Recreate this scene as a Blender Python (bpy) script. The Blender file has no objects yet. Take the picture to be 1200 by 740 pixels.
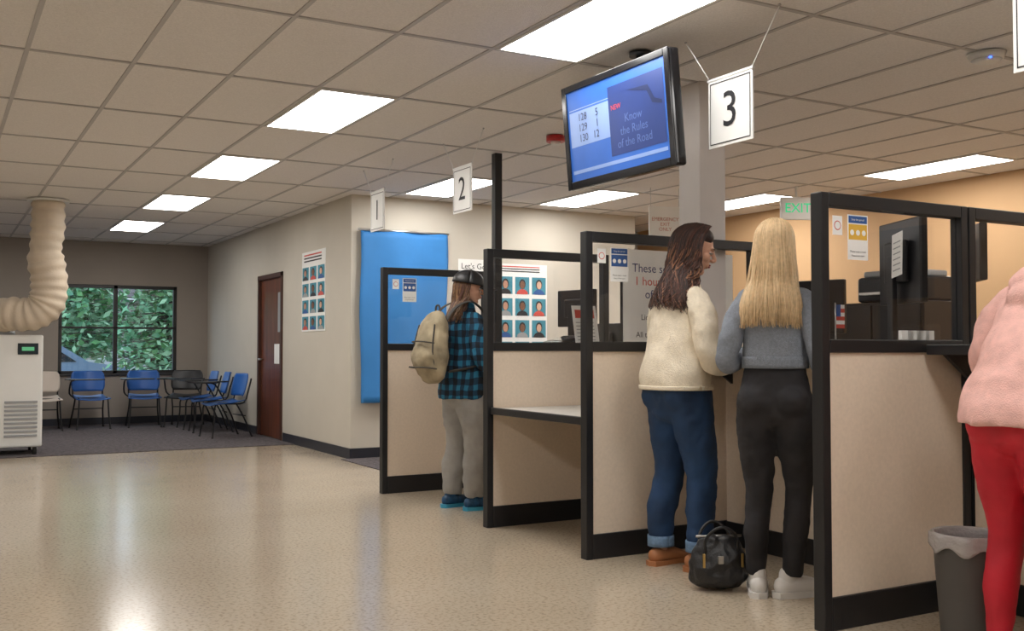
import bpy, bmesh, math, random
from mathutils import Vector, Matrix, noise
random.seed(7)
V=Vector
sc=bpy.context.scene
try:
    sc.view_settings.view_transform='Standard'
    sc.view_settings.look='None'
except Exception as e: print(e)
H=1.15; CEIL=2.75

# ---------------------------------------------------------------- materials
def newmat(name):
    m=bpy.data.materials.new(name); m.use_nodes=True
    return m, m.node_tree, m.node_tree.nodes['Principled BSDF']
def M(name,col,rough=.5,metal=0,bump=0,bscale=50,var=0,vscale=5,emis=0,coat=0,spec=.5,stretch=None,fold=0,fscale=13):
    m,nt,b=newmat(name)
    c=(*col,1)
    b.inputs['Base Color'].default_value=c
    b.inputs['Roughness'].default_value=rough
    b.inputs['Metallic'].default_value=metal
    b.inputs['Specular IOR Level'].default_value=spec
    b.inputs['Coat Weight'].default_value=coat
    if emis:
        b.inputs['Emission Color'].default_value=c
        b.inputs['Emission Strength'].default_value=emis
    tc=nt.nodes.new('ShaderNodeTexCoord')
    src=tc.outputs['Object']
    if stretch:
        mp=nt.nodes.new('ShaderNodeMapping'); mp.inputs['Scale'].default_value=stretch
        nt.links.new(src,mp.inputs[0]); src=mp.outputs[0]
    if var:
        n=nt.nodes.new('ShaderNodeTexNoise'); n.inputs['Scale'].default_value=vscale; n.inputs['Detail'].default_value=4
        r=nt.nodes.new('ShaderNodeValToRGB')
        r.color_ramp.elements[0].position=.3; r.color_ramp.elements[1].position=.7
        r.color_ramp.elements[0].color=(*[max(0,x*(1-var)) for x in col],1)
        r.color_ramp.elements[1].color=(*[min(1,x*(1+var)) for x in col],1)
        nt.links.new(src,n.inputs['Vector']); nt.links.new(n.outputs['Fac'],r.inputs[0]); nt.links.new(r.outputs[0],b.inputs['Base Color'])
        if emis: nt.links.new(r.outputs[0],b.inputs['Emission Color'])
    last=None
    if fold:
        mp=nt.nodes.new('ShaderNodeMapping'); mp.inputs['Scale'].default_value=(1,1,1.5); mp.inputs['Rotation'].default_value=(.35,.2,0)
        nt.links.new(src,mp.inputs[0])
        n=nt.nodes.new('ShaderNodeTexNoise'); n.inputs['Scale'].default_value=fscale; n.inputs['Detail'].default_value=1; n.inputs['Distortion'].default_value=.4
        bp=nt.nodes.new('ShaderNodeBump'); bp.inputs['Strength'].default_value=fold; bp.inputs['Distance'].default_value=.05
        nt.links.new(mp.outputs[0],n.inputs['Vector']); nt.links.new(n.outputs['Fac'],bp.inputs['Height']); nt.links.new(bp.outputs[0],b.inputs['Normal']); last=bp
    if bump:
        n=nt.nodes.new('ShaderNodeTexNoise'); n.inputs['Scale'].default_value=bscale; n.inputs['Detail'].default_value=5
        bp=nt.nodes.new('ShaderNodeBump'); bp.inputs['Strength'].default_value=bump; bp.inputs['Distance'].default_value=.01
        if last: nt.links.new(last.outputs[0],bp.inputs['Normal'])
        nt.links.new(src,n.inputs['Vector']); nt.links.new(n.outputs['Fac'],bp.inputs['Height']); nt.links.new(bp.outputs[0],b.inputs['Normal'])
    return m
def glassmat(name,tint=(1,1,1)):
    m=bpy.data.materials.new(name); m.use_nodes=True; nt=m.node_tree; nt.nodes.clear()
    o=nt.nodes.new('ShaderNodeOutputMaterial'); mx=nt.nodes.new('ShaderNodeMixShader')
    f=nt.nodes.new('ShaderNodeLayerWeight'); f.inputs[0].default_value=.5
    t=nt.nodes.new('ShaderNodeBsdfTransparent'); t.inputs[0].default_value=(*tint,1)
    g=nt.nodes.new('ShaderNodeBsdfGlossy'); g.inputs['Roughness'].default_value=.02
    pw=nt.nodes.new('ShaderNodeMath'); pw.operation='POWER'; pw.inputs[1].default_value=4
    mu=nt.nodes.new('ShaderNodeMath'); mu.operation='MULTIPLY_ADD'; mu.inputs[1].default_value=.6; mu.inputs[2].default_value=.03
    nt.links.new(f.outputs['Facing'],pw.inputs[0]); nt.links.new(pw.outputs[0],mu.inputs[0]); nt.links.new(mu.outputs[0],mx.inputs[0])
    nt.links.new(t.outputs[0],mx.inputs[1]); nt.links.new(g.outputs[0],mx.inputs[2]); nt.links.new(mx.outputs[0],o.inputs[0])
    return m
def floor_mat():
    m,nt,b=newmat('floor_terrazzo')
    tc=nt.nodes.new('ShaderNodeTexCoord')
    n=nt.nodes.new('ShaderNodeTexNoise'); n.inputs['Scale'].default_value=.7; n.inputs['Detail'].default_value=3
    r=nt.nodes.new('ShaderNodeValToRGB'); r.color_ramp.elements[0].position=.3; r.color_ramp.elements[1].position=.72
    r.color_ramp.elements[0].color=(.48,.395,.295,1); r.color_ramp.elements[1].color=(.55,.465,.36,1)
    v=nt.nodes.new('ShaderNodeTexNoise'); v.inputs['Scale'].default_value=55; v.inputs['Detail'].default_value=3
    r2=nt.nodes.new('ShaderNodeValToRGB'); r2.color_ramp.elements[0].position=.36; r2.color_ramp.elements[1].position=.5
    r2.color_ramp.elements[0].color=(.74,.71,.68,1); r2.color_ramp.elements[1].color=(1,1,1,1)
    mx=nt.nodes.new('ShaderNodeMixRGB'); mx.blend_type='MULTIPLY'; mx.inputs[0].default_value=1
    L=nt.links.new
    L(tc.outputs['Object'],n.inputs['Vector']); L(tc.outputs['Object'],v.inputs['Vector'])
    L(n.outputs['Fac'],r.inputs[0]); L(v.outputs['Fac'],r2.inputs[0]); L(r.outputs[0],mx.inputs[1]); L(r2.outputs[0],mx.inputs[2]); L(mx.outputs[0],b.inputs['Base Color'])
    n3=nt.nodes.new('ShaderNodeTexNoise'); n3.inputs['Scale'].default_value=3; n3.inputs['Detail'].default_value=2
    mr=nt.nodes.new('ShaderNodeMapRange'); mr.inputs['To Min'].default_value=.13; mr.inputs['To Max'].default_value=.20
    L(tc.outputs['Object'],n3.inputs['Vector']); L(n3.outputs['Fac'],mr.inputs[0]); L(mr.outputs[0],b.inputs['Roughness'])
    b.inputs['Specular IOR Level'].default_value=.72
    return m
def plaid_mat():
    m,nt,b=newmat('plaid_flannel'); L=nt.links.new
    tc=nt.nodes.new('ShaderNodeTexCoord'); sp=nt.nodes.new('ShaderNodeSeparateXYZ')
    nz=nt.nodes.new('ShaderNodeTexNoise'); nz.inputs['Scale'].default_value=7
    va=nt.nodes.new('ShaderNodeVectorMath'); va.operation='MULTIPLY_ADD'; va.inputs[1].default_value=(.05,.05,.05)
    L(tc.outputs['Object'],nz.inputs['Vector']); L(nz.outputs['Color'],va.inputs[0]); L(tc.outputs['Object'],va.inputs[2]); L(va.outputs[0],sp.inputs[0])
    def stripe(src,per,off=0,thr=.5):
        a=nt.nodes.new('ShaderNodeMath'); a.operation='MULTIPLY_ADD'; a.inputs[1].default_value=1/per; a.inputs[2].default_value=off; L(src,a.inputs[0])
        f=nt.nodes.new('ShaderNodeMath'); f.operation='FRACT'; L(a.outputs[0],f.inputs[0])
        g=nt.nodes.new('ShaderNodeMath'); g.operation='GREATER_THAN'; g.inputs[1].default_value=thr; L(f.outputs[0],g.inputs[0]); return g.outputs[0]
    s1=stripe(sp.outputs['Z'],.085,20)
    ad=nt.nodes.new('ShaderNodeMath'); ad.operation='ADD'; L(sp.outputs['X'],ad.inputs[0]); L(sp.outputs['Y'],ad.inputs[1])
    s2=stripe(ad.outputs[0],.085,20)
    s=nt.nodes.new('ShaderNodeMath'); s.operation='ADD'; L(s1,s.inputs[0]); L(s2,s.inputs[1])
    hf=nt.nodes.new('ShaderNodeMath'); hf.operation='MULTIPLY'; hf.inputs[1].default_value=.5; L(s.outputs[0],hf.inputs[0])
    r=nt.nodes.new('ShaderNodeValToRGB'); r.color_ramp.interpolation='CONSTANT'
    r.color_ramp.elements[0].color=(.008,.012,.02,1); r.color_ramp.elements[1].position=.9; r.color_ramp.elements[1].color=(.02,.17,.30,1)
    e=r.color_ramp.elements.new(.3); e.color=(.010,.045,.09,1)
    L(hf.outputs[0],r.inputs[0]); L(r.outputs[0],b.inputs['Base Color']); b.inputs['Roughness'].default_value=.9
    return m

m_floor=floor_mat()
m_carpet=M('carpet_pile',(.10,.085,.09),.95,bump=.8,bscale=220,var=.45,vscale=26)
m_wall=M('painted_wall_grey_beige',(.58,.54,.465),.75,bump=.08,bscale=150,var=.03,vscale=2)
m_walld=M('painted_wall_taupe',(.33,.285,.245),.75,bump=.08,bscale=150,var=.03,vscale=2)
m_wallt=M('painted_wall_tan',(.60,.38,.20),.75,bump=.08,bscale=150,var=.03,vscale=2)
m_tile=M('ceiling_tile_mineral',(.80,.77,.74),.9,bump=.5,bscale=180,var=.07,vscale=110)
m_grid=M('ceiling_tbar_paint',(.48,.46,.45),.5,var=.02)
m_base=M('vinyl_baseboard',(.018,.02,.03),.45,var=.1)
m_blk=M('black_powder_coat',(.012,.012,.014),.42,bump=.05,bscale=300,var=.1)
m_cream=M('cream_panel_fabric',(.76,.64,.515),.85,bump=.25,bscale=400,var=.04,vscale=60)
m_glass=glassmat('clear_pane')
m_lam=M('laminate_top',(.72,.70,.66),.4,var=.03)
m_white=M('white_plastic',(.78,.78,.76),.45,var=.02)
m_paper=M('paper_white',(.85,.85,.83),.8,var=.02)
m_ink=M('black_ink',(.02,.02,.025),.6,var=.05)
m_blue=M('notice_blue',(.03,.10,.32),.6,var=.05)
m_yel=M('notice_yellow',(.75,.45,.06),.6,var=.05)
m_redp=M('print_red',(.6,.08,.06),.6,var=.05)
m_grey=M('grey_plastic',(.33,.34,.35),.5,var=.05)
m_wood=M('door_wood',(.13,.035,.014),.4,var=.35,vscale=14,stretch=(1,1,.12),coat=.2)
m_woodf=M('door_frame_paint',(.06,.02,.012),.45,var=.1)
m_steel=M('steel',(.5,.5,.5),.3,metal=1,var=.05)
m_lamp=M('lamp_diffuser',(1,.975,.94),.5,emis=15.3,var=0)
m_lampf=M('lamp_frame',(.7,.69,.66),.5,var=.02)
m_chair=M('blue_plastic',(.012,.10,.38),.4,var=.06)
m_sheet=M('blue_backdrop_cloth',(.03,.20,.52),.7,bump=.3,bscale=6,var=.06,vscale=4)
m_duct=M('duct_fabric',(.66,.56,.44),.8,bump=.3,bscale=60,var=.08)
m_skin=M('skin',(.62,.34,.23),.5,var=.06,vscale=20)
m_lip=M('lip',(.45,.12,.11),.4,var=.05)
m_eye=M('eye_white',(.62,.58,.54),.3,var=.02)
m_iris=M('iris_dark',(.04,.02,.012),.2,var=.1)

# ---------------------------------------------------------------- builders
def frame(o,right,up):
    r=V(right).normalized(); u=V(up).normalized(); n=r.cross(u)
    m=Matrix.Identity(4)
    for i in range(3):
        m[i][0]=r[i]; m[i][1]=u[i]; m[i][2]=n[i]; m[i][3]=o[i]
    return m
def crom(p,t):
    n=len(p)-1; i=min(int(t),n-1); f=t-i
    a=p[max(i-1,0)]; b=p[i]; c=p[i+1]; d=p[min(i+2,n)]
    def h(a,b,c,d): return .5*((2*b)+(c-a)*f+(2*a-5*b+4*c-d)*f*f+(3*b-a-3*c+d)*f**3)
    if isinstance(b,Vector): return h(a,b,c,d)
    return tuple(h(a[k],b[k],c[k],d[k]) for k in range(len(b)))
def tube_bm(bm,pts,rad,side=(1,0,0),seg=18,sub=4,cap=True,level=False):
    """cap: True / False / 'start' / 'end' -> which ends get a dome"""
    pts=[V(p) for p in pts]
    rad=[(r,r) if not isinstance(r,(tuple,list)) else tuple(r) for r in rad]
    N=(len(pts)-1)*sub
    P=[crom(pts,i/sub) for i in range(N+1)]; R=[crom(rad,i/sub) for i in range(N+1)]
    rings=[]
    def ring(c,s,n,ra,rb):
        return [bm.verts.new(c+s*ra*math.cos(2*math.pi*k/seg)+n*rb*math.sin(2*math.pi*k/seg)) for k in range(seg)]
    T=[]
    for i in range(N+1):
        t=(P[min(i+1,N)]-P[max(i-1,0)]); t=t.normalized() if t.length>1e-9 else V((0,0,1))
        if level: t=V((0,0,1))
        T.append(t)
    prev=V(side); fr=[]
    for i in range(N+1):
        s=prev-T[i]*prev.dot(T[i])
        if s.length<.05: s=V((0,1,0)).cross(T[i])
        s.normalize(); n=T[i].cross(s); fr.append((s,n)); prev=s
    def dome(i,sgn):
        out=[]; s,n=fr[i]; ra,rb=R[i]; rm=min(ra,rb)
        for a in (30,60,80):
            a=math.radians(a); out.append(ring(P[i]+T[i]*sgn*rm*math.sin(a)*.9,s,n,ra*math.cos(a),rb*math.cos(a)))
        return out
    if cap in (True,'start'): rings+=reversed(dome(0,-1))
    for i in range(N+1): rings.append(ring(P[i],*fr[i],max(R[i][0],.0008),max(R[i][1],.0008)))
    if cap in (True,'end'): rings+=dome(N,1)
    fs=[]
    for a,b in zip(rings,rings[1:]):
        for k in range(seg):
            fs.append(bm.faces.new((a[k],a[(k+1)%seg],b[(k+1)%seg],b[k])))
    fs.append(bm.faces.new(list(reversed(rings[0])))); fs.append(bm.faces.new(rings[-1]))
    for f in fs: f.smooth=True
    return fs
def ell_bm(bm,c,r,rot=None,u=20,v=12):
    mt=Matrix.Translation(V(c))
    if rot is not None: mt=mt@rot
    mt=mt@Matrix.Diagonal((r[0],r[1],r[2],1))
    g=bmesh.ops.create_uvsphere(bm,u_segments=u,v_segments=v,radius=1,matrix=mt)
    fs={f for x in g['verts'] for f in x.link_faces}
    for f in fs: f.smooth=True
    return fs
class Ob:
    def __init__(s,name): s.bm=bmesh.new(); s.name=name; s.mats=[]
    def mi(s,m):
        if m not in s.mats: s.mats.append(m)
        return s.mats.index(m)
    def mark(s,fs,m,smooth=None):
        i=s.mi(m)
        for f in fs:
            f.material_index=i
            if smooth is not None: f.smooth=smooth
    def box(s,lo,hi,m,bev=0,mtx=None):
        lo=V(lo);hi=V(hi); c=(lo+hi)/2; d=hi-lo
        mt=Matrix.Translation(c)@Matrix.Diagonal((abs(d.x),abs(d.y),abs(d.z),1))
        if mtx is not None: mt=mtx@mt
        g=bmesh.ops.create_cube(s.bm,size=1,matrix=mt); vs=g['verts']
        fs={f for v in vs for f in v.link_faces}
        s.mark(fs,m,False)
        if bev:
            es=list({e for v in vs for e in v.link_edges})
            r=bmesh.ops.bevel(s.bm,geom=es,offset=bev,segments=2,affect='EDGES',profile=.5,material=s.mi(m))
    def cyl(s,p0,p1,r,m,seg=16,r2=None):
        p0=V(p0);p1=V(p1);d=p1-p0
        q=d.to_track_quat('Z','Y').to_matrix().to_4x4()
        g=bmesh.ops.create_cone(s.bm,cap_ends=True,segments=seg,radius1=r,radius2=r if r2 is None else r2,depth=d.length,matrix=Matrix.Translation((p0+p1)/2)@q)
        fs={f for v in g['verts'] for f in v.link_faces}; i=s.mi(m)
        for f in fs: f.material_index=i; f.smooth=len(f.verts)==4
    def tube(s,pts,r,m,seg=10,sub=4,side=(1,0,0),cap=True):
        if not isinstance(r,list): r=[r]*len(pts)
        s.mark(tube_bm(s.bm,pts,r,side,seg,sub,cap),m)
    def ell(s,c,r,m,rot=None,u=20,v=12): s.mark(ell_bm(s.bm,c,r,rot,u,v),m)
    def rect(s,F,x0,y0,x1,y1,m,dz=0):
        vs=[s.bm.verts.new(F@V((x,y,dz))) for x,y in ((x0,y0),(x1,y0),(x1,y1),(x0,y1))]
        s.mark([s.bm.faces.new(vs)],m,False)
    def oval(s,F,cx,cy,rx,ry,m,dz=0,a0=0,a1=360,n=20):
        vs=[s.bm.verts.new(F@V((cx+rx*math.cos(math.radians(a0+(a1-a0)*k/n)),cy+ry*math.sin(math.radians(a0+(a1-a0)*k/n)),dz))) for k in range(n if a1-a0==360 else n+1)]
        s.mark([s.bm.faces.new(vs)],m,False)
    def prism(s,poly,ext,m,smooth=False):
        ext=V(ext); a=[s.bm.verts.new(V(p)) for p in poly]; b=[s.bm.verts.new(V(p)+ext) for p in poly]
        n=len(a); fs=[s.bm.faces.new(list(reversed(a))),s.bm.faces.new(b)]
        for k in range(n): fs.append(s.bm.faces.new((a[k],a[(k+1)%n],b[(k+1)%n],b[k])))
        s.mark(fs,m,smooth)
    def sheet(s,fn,nu,nv,th,m):
        g=[[V(fn(i/nu,j/nv)) for j in range(nv+1)] for i in range(nu+1)]
        def nrm(i,j):
            a=g[min(i+1,nu)][j]-g[max(i-1,0)][j]; b=g[i][min(j+1,nv)]-g[i][max(j-1,0)]; return a.cross(b).normalized()
        A=[[s.bm.verts.new(g[i][j]) for j in range(nv+1)] for i in range(nu+1)]
        B=[[s.bm.verts.new(g[i][j]-nrm(i,j)*th) for j in range(nv+1)] for i in range(nu+1)]
        fs=[]
        for i in range(nu):
            for j in range(nv):
                fs.append(s.bm.faces.new((A[i][j],A[i+1][j],A[i+1][j+1],A[i][j+1])))
                fs.append(s.bm.faces.new((B[i][j+1],B[i+1][j+1],B[i+1][j],B[i][j])))
        for i in range(nu):
            fs.append(s.bm.faces.new((A[i+1][0],A[i][0],B[i][0],B[i+1][0]))); fs.append(s.bm.faces.new((A[i][nv],A[i+1][nv],B[i+1][nv],B[i][nv])))
        for j in range(nv):
            fs.append(s.bm.faces.new((A[0][j],A[0][j+1],B[0][j+1],B[0][j]))); fs.append(s.bm.faces.new((A[nu][j+1],A[nu][j],B[nu][j],B[nu][j+1])))
        s.mark(fs,m,True)
    def text(s,F,body,size,m,x=0,y=0,dz=.001,align='CENTER',bold=0):
        cu=bpy.data.curves.new('t','FONT'); cu.body=body; cu.size=size; cu.align_x=align; cu.align_y='CENTER'; cu.resolution_u=3; cu.offset=bold
        ob=bpy.data.objects.new('t',cu); sc.collection.objects.link(ob)
        dg=bpy.context.evaluated_depsgraph_get(); me=bpy.data.meshes.new_from_object(ob.evaluated_get(dg))
        me.transform(F@Matrix.Translation((x,y,dz)))
        old=set(s.bm.faces); s.bm.from_mesh(me)
        s.mark([q for q in s.bm.faces if q not in old],m,False)
        bpy.data.objects.remove(ob); bpy.data.curves.remove(cu); bpy.data.meshes.remove(me)
    def done(s,parent=None,mtx=None):
        me=bpy.data.meshes.new(s.name); s.bm.to_mesh(me); s.bm.free()
        for m in s.mats: me.materials.append(m)
        ob=bpy.data.objects.new(s.name,me); sc.collection.objects.link(ob)
        if mtx is not None: ob.matrix_world=mtx
        if parent: ob.parent=parent
        return ob
def empty(name,loc,rz=0,s=1):
    e=bpy.data.objects.new(name,None); e.empty_display_size=.1; sc.collection.objects.link(e)
    e.location=loc; e.rotation_euler=(0,0,rz); e.scale=(s,s,s); return e
clouds={}
def cloud(size):
    if size not in clouds:
        t=bpy.data.textures.new('folds','CLOUDS'); t.noise_scale=size; t.noise_depth=1; clouds[size]=t
    return clouds[size]
def remesh(name,bm,vox,mat,parent=None,smooth=4,disp=0,dsize=.08,mtx=None):
    me=bpy.data.meshes.new(name)
    bmesh.ops.recalc_face_normals(bm,faces=bm.faces)
    bm.to_mesh(me); bm.free(); me.materials.append(mat)
    ob=bpy.data.objects.new(name,me); sc.collection.objects.link(ob)
    r=ob.modifiers.new('r','REMESH'); r.mode='VOXEL'; r.voxel_size=vox; r.use_smooth_shade=True
    s=ob.modifiers.new('s','SMOOTH'); s.factor=.5; s.iterations=smooth
    if disp:
        d=ob.modifiers.new('d','DISPLACE'); d.texture=cloud(dsize); d.strength=disp; d.mid_level=.5; d.texture_coords='LOCAL'
    if mtx is not None: ob.matrix_world=mtx
    if parent: ob.parent=parent
    return ob
def rot(ax,deg): return Matrix.Rotation(math.radians(deg),4,ax)

# ---------------------------------------------------------------- camera
f=1200; th=math.atan(680/f); pit=math.atan(38/f)
cam=bpy.data.cameras.new('camera'); cam.sensor_width=36; cam.lens=36*f/1200
co=bpy.data.objects.new('camera',cam); sc.collection.objects.link(co); co.location=(0,0,H)
d=V((math.sin(th)*math.cos(pit),math.cos(th)*math.cos(pit),math.sin(pit)))
co.rotation_euler=d.to_track_quat('-Z','Y').to_euler(); sc.camera=co

# ---------------------------------------------------------------- room shell
XL=-3.2; XR=8.45; YB=-3.5; WX=3.78; WY=10.06; BY=16.4; RX=7.42; RY=11.4; T=.15
o=Ob('floor'); o.box((XL-T,YB-T,-.1),(XR+T,BY+T,0),m_floor); o.done()
o=Ob('ceiling'); o.box((XL-T,YB-T,CEIL),(XR+T,BY+T,CEIL+.1),m_tile); o.done()
o=Ob('floor_carpet'); o.box((XL,11.9,0),(WX,BY,.008),m_carpet); o.done()
o=Ob('floor_carpet'); o.box((WX-.1,7.62,0),(XR,WY,.008),m_carpet); o.done()
WXa,WXb,WZa,WZb=1.62,3.31,.76,2.10
o=Ob('wall_back')
o.box((XL-T,BY,0),(WXa,BY+T,CEIL),m_walld); o.box((WXb,BY,0),(WX+T,BY+T,CEIL),m_walld)
o.box((WXa,BY,0),(WXb,BY+T,WZa),m_walld); o.box((WXa,BY,WZb),(WXb,BY+T,CEIL),m_walld); o.done()
DY0,DY1,DZ=12.42,13.5,2.10
o=Ob('wall_side')
o.box((WX,WY,0),(WX+T,DY0,CEIL),m_wall); o.box((WX,DY1,0),(WX+T,BY,CEIL),m_wall); o.box((WX,DY0,DZ),(WX+T,DY1,CEIL),m_wall)
o.box((WX+.1,DY0,0),(WX+T,DY1,DZ),m_walld); o.done()
o=Ob('wall_middle'); o.box((WX+T,WY,0),(RX,WY+T,CEIL),m_wall); o.done()
o=Ob('wall_recess'); o.box((RX-T,WY+T,0),(RX,RY,CEIL),m_wall); o.box((RX-T,RY,0),(XR+T,RY+T,CEIL),m_wall); o.done()
o=Ob('wall_right'); o.box((XR,YB,0),(XR+T,RY,CEIL),m_wallt); o.done()
o=Ob('wall_left'); o.box((XL-T,YB,0),(XL,BY,CEIL),m_wall); o.done()
o=Ob('wall_front'); o.box((XL-T,YB-T,0),(XR+T,YB,CEIL),m_wall); o.done()
o=Ob('baseboard_back'); o.box((XL,BY-.012,.008),(WX,BY,.11),m_base); o.done()
o=Ob('baseboard_side'); o.box((WX-.012,WY,0),(WX,DY0-.05,.11),m_base); o.box((WX-.012,DY1+.05,.0),(WX,BY-.012,.11),m_base); o.done()
o=Ob('baseboard_middle'); o.box((WX-.012,WY-.012,.008),(RX,WY,.11),m_base); o.done()
# grid
o=Ob('trim_ceiling_grid'); gz=CEIL-.006
xs=[2.04+.54*k for k in range(-10,13)]; ys=[6.0+1.24*k for k in range(-8,9)]
for x in xs:
    if XL<x<XR: o.box((x-.012,YB,gz),(x+.012,(BY if x<WX else WY if x<RX else RY),CEIL),m_grid)
for y in ys:
    if YB<y<BY: o.box((XL,y-.012,gz-.001),((XR if y<WY else WX),y+.012,CEIL),m_grid)
o.done()
def lamp(x0,y0):
    o=Ob('ceiling_light_panel'); x1=x0+.54; y1=y0+1.24; z=CEIL-.012; a=.012; b=.03
    o.box((x0+a,y0+a,z),(x0+b,y1-a,CEIL),m_lampf); o.box((x1-b,y0+a,z),(x1-a,y1-a,CEIL),m_lampf)
    o.box((x0+b,y0+a,z),(x1-b,y0+b,CEIL),m_lampf); o.box((x0+b,y1-b,z),(x1-b,y1-a,CEIL),m_lampf)
    o.box((x0+b,y0+b,z+.003),(x1-b,y1-b,CEIL-.001),m_lamp); o.done()
for y in (-1.44,1.04,3.52): lamp(2.58,y)
for y in (6.0,8.48,10.96,13.44): lamp(2.04,y)
for y in (8.48,): lamp(4.2,y); lamp(5.82,y)
lamp(7.44,7.86); lamp(7.44,5.38); lamp(5.82,2.28); lamp(7.44,1.04)
for y in (-1.44,1.04,3.52,8.48,13.44): lamp(-.66,y)
# window
m_dg=M('dark_screen_glass',(.02,.03,.04),.1,var=.1)
o=Ob('window_1'); yy=BY+.05; fr=M('window_frame_dark',(.02,.018,.018),.4,var=.1)
for a,b in (((WXa,0,WZa),(WXa+.05,0,WZb)),((WXb-.05,0,WZa),(WXb,0,WZb)),((WXa,0,WZa),(WXb,0,WZa+.05)),((WXa,0,WZb-.05),(WXb,0,WZb)),(((WXa+WXb)/2-.03-.05,0,WZa),((WXa+WXb)/2-.02,0,WZb)),((WXa,0,1.44),(WXb,0,1.47))):
    o.box((a[0],yy-.03,a[2]),(b[0],yy+.04,b[2]),fr,.004)
o.box((WXa+.03,yy,WZa+.03),(WXb-.03,yy+.006,WZb-.03),m_glass)
o.box((WXa-.02,BY-.03,WZa-.03),(WXb+.02,BY+.03,WZa),fr,.004)
o.done()
# door
o=Ob('door_1'); x=WX-.02
o.box((x,DY0,0),(WX+.1,DY0+.06,DZ),m_woodf,.004); o.box((x,DY1-.06,0),(WX+.1,DY1,DZ),m_woodf,.004); o.box((x,DY0,DZ-.06),(WX+.1,DY1,DZ),m_woodf,.004)
o.box((WX+.02,DY0+.06,.01),(WX+.065,DY1-.06,DZ-.06),m_wood,.003)
Fd=frame((WX+.02,(DY0+DY1)/2,0),(0,-1,0),(0,0,1))
o.rect(Fd,.12,.95,.34,1.2,m_paper,.003); o.box((WX+.012,DY0+.14,1.35),(WX+.02,DY0+.26,1.85),m_grey,.002)
o.cyl((WX+.02,DY1-.13,1.0),(WX-.04,DY1-.13,1.0),.012,m_steel); o.cyl((WX-.035,DY1-.13,1.0),(WX-.035,DY1-.25,1.0),.009,m_steel)
o.done()

# ---------------------------------------------------------------- outside
m_asph=M('asphalt',(.20,.21,.22),.9,bump=.4,bscale=90,var=.15)
o=Ob('parking_lot_ground'); o.box((-40,BY+T,-.25),(50,80,-.15),m_asph); o.done()
greens=[M('leaf_green',(.08,.22,.07),.6,var=.4,vscale=3),M('leaf_teal',(.15,.37,.20),.6,var=.3,vscale=3),M('leaf_light',(.32,.54,.32),.6,var=.2,vscale=3)]
m_bark=M('bark',(.08,.06,.05),.9,bump=1,bscale=20,var=.3)
def tree(x,y,h,r,n,low=.6,ls=1):
    o=Ob('leafy_tree'); o.cyl((x,y,-.15),(x,y,h),.13,m_bark,12,.03)
    for k in range(n//14):
        t=random.random(); z=low+(h-low)*t**1.2; rr=r*(1-.6*(z-low)/(h-low)); a=random.random()*6.283
        pa=V((x,y,z+.05)); pb=V((x+math.cos(a)*rr,y+math.sin(a)*rr,z+.12*rr*random.uniform(-2,1))); o.cyl(pa,pb,.018,m_bark,5,.004)
        g=random.choice(greens)
        for q in range(14):
            t2=random.uniform(.15,1); c=pa.lerp(pb,t2)+V((random.gauss(0,.10),random.gauss(0,.10),random.gauss(0,.10)))
            d1=V((random.uniform(-1,1),random.uniform(-1,1),random.uniform(-.9,.4))).normalized()*random.uniform(.06,.12)*ls
            d2=d1.cross(V((random.uniform(-1,1),random.uniform(-1,1),random.uniform(-1,1)))).normalized()*random.uniform(.03,.06)*ls
            vs=[o.bm.verts.new(p) for p in (c-d1,c+d2,c+d1,c-d2)]; o.mark([o.bm.faces.new(vs)],g if random.random()<.6 else random.choice(greens))
    o.done()
tree(4.5,20.8,4.5,1.6,7000,.75); tree(2.2,29.5,6,2.6,8000,1.3,1.4); tree(6.4,28,6,2.2,5000,1.0,1.3); tree(-1.6,36,7,3,6000,1.2,1.7); tree(3.6,38,8,3.4,6000,1.0,1.8)
o=Ob('neighbouring_building'); mb=M('building_render',(.35,.33,.30),.85,var=.1,vscale=1); mr_=M('building_roof',(.10,.09,.09),.9,var=.1)
o.box((-22,50,-.15),(24,58,3.4),mb); o.prism([(-23,49.3,3.4),(25,49.3,3.4),(25,54,5.2),(-23,54,5.2)],(0,.3,.2),mr_)
for k in range(11): o.box((-20+4*k,49.9,.8),(-18+4*k,50,2.3),m_dg)
o.done()
m_car=M('car_paint_silver_blue',(.25,.35,.5),.3,metal=.4,var=.03,coat=.5); m_tire=M('tyre_rubber',(.02,.02,.02),.8,var=.1)
def car(x,y,mat):
    o=Ob('parked_car'); z=-.15
    prof=[(-2.2,.35),(-2.2,.75),(-2.05,.9),(-1.35,.98),(-.7,1.42),(.55,1.45),(1.25,1.0),(2.0,.88),(2.2,.7),(2.2,.35)]
    o.prism([(x+a,y-.85,z+b) for a,b in prof],(0,1.7,0),mat)
    win=[(-1.15,1.0),(-.62,1.34),(.48,1.37),(1.02,1.0)]
    o.prism([(x+a,y-.865,z+b) for a,b in win],(0,1.73,0),m_dg)
    for a in (-1.35,1.35):
        for s in (-.88,.7): o.cyl((x+a,y+s,z+.32),(x+a,y+s+.18,z+.32),.32,m_tire,24); o.cyl((x+a,y+s-.01,z+.32),(x+a,y+s+.19,z+.32),.19,m_steel,16)
    for s in (-.75,.45): o.box((x+2.18,y+s,z+.65),(x+2.22,y+s+.3,z+.78),m_white,.01)
    o.done()
car(1.7,24.6,m_car); car(6.0,33.5,M('car_paint_white',(.7,.72,.75),.3,var=.03,coat=.5))
w=bpy.data.worlds.new('sky'); sc.world=w; w.use_nodes=True; bg=w.node_tree.nodes['Background']
bg.inputs[0].default_value=(.66,.83,1,1); bg.inputs[1].default_value=2.3

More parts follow.
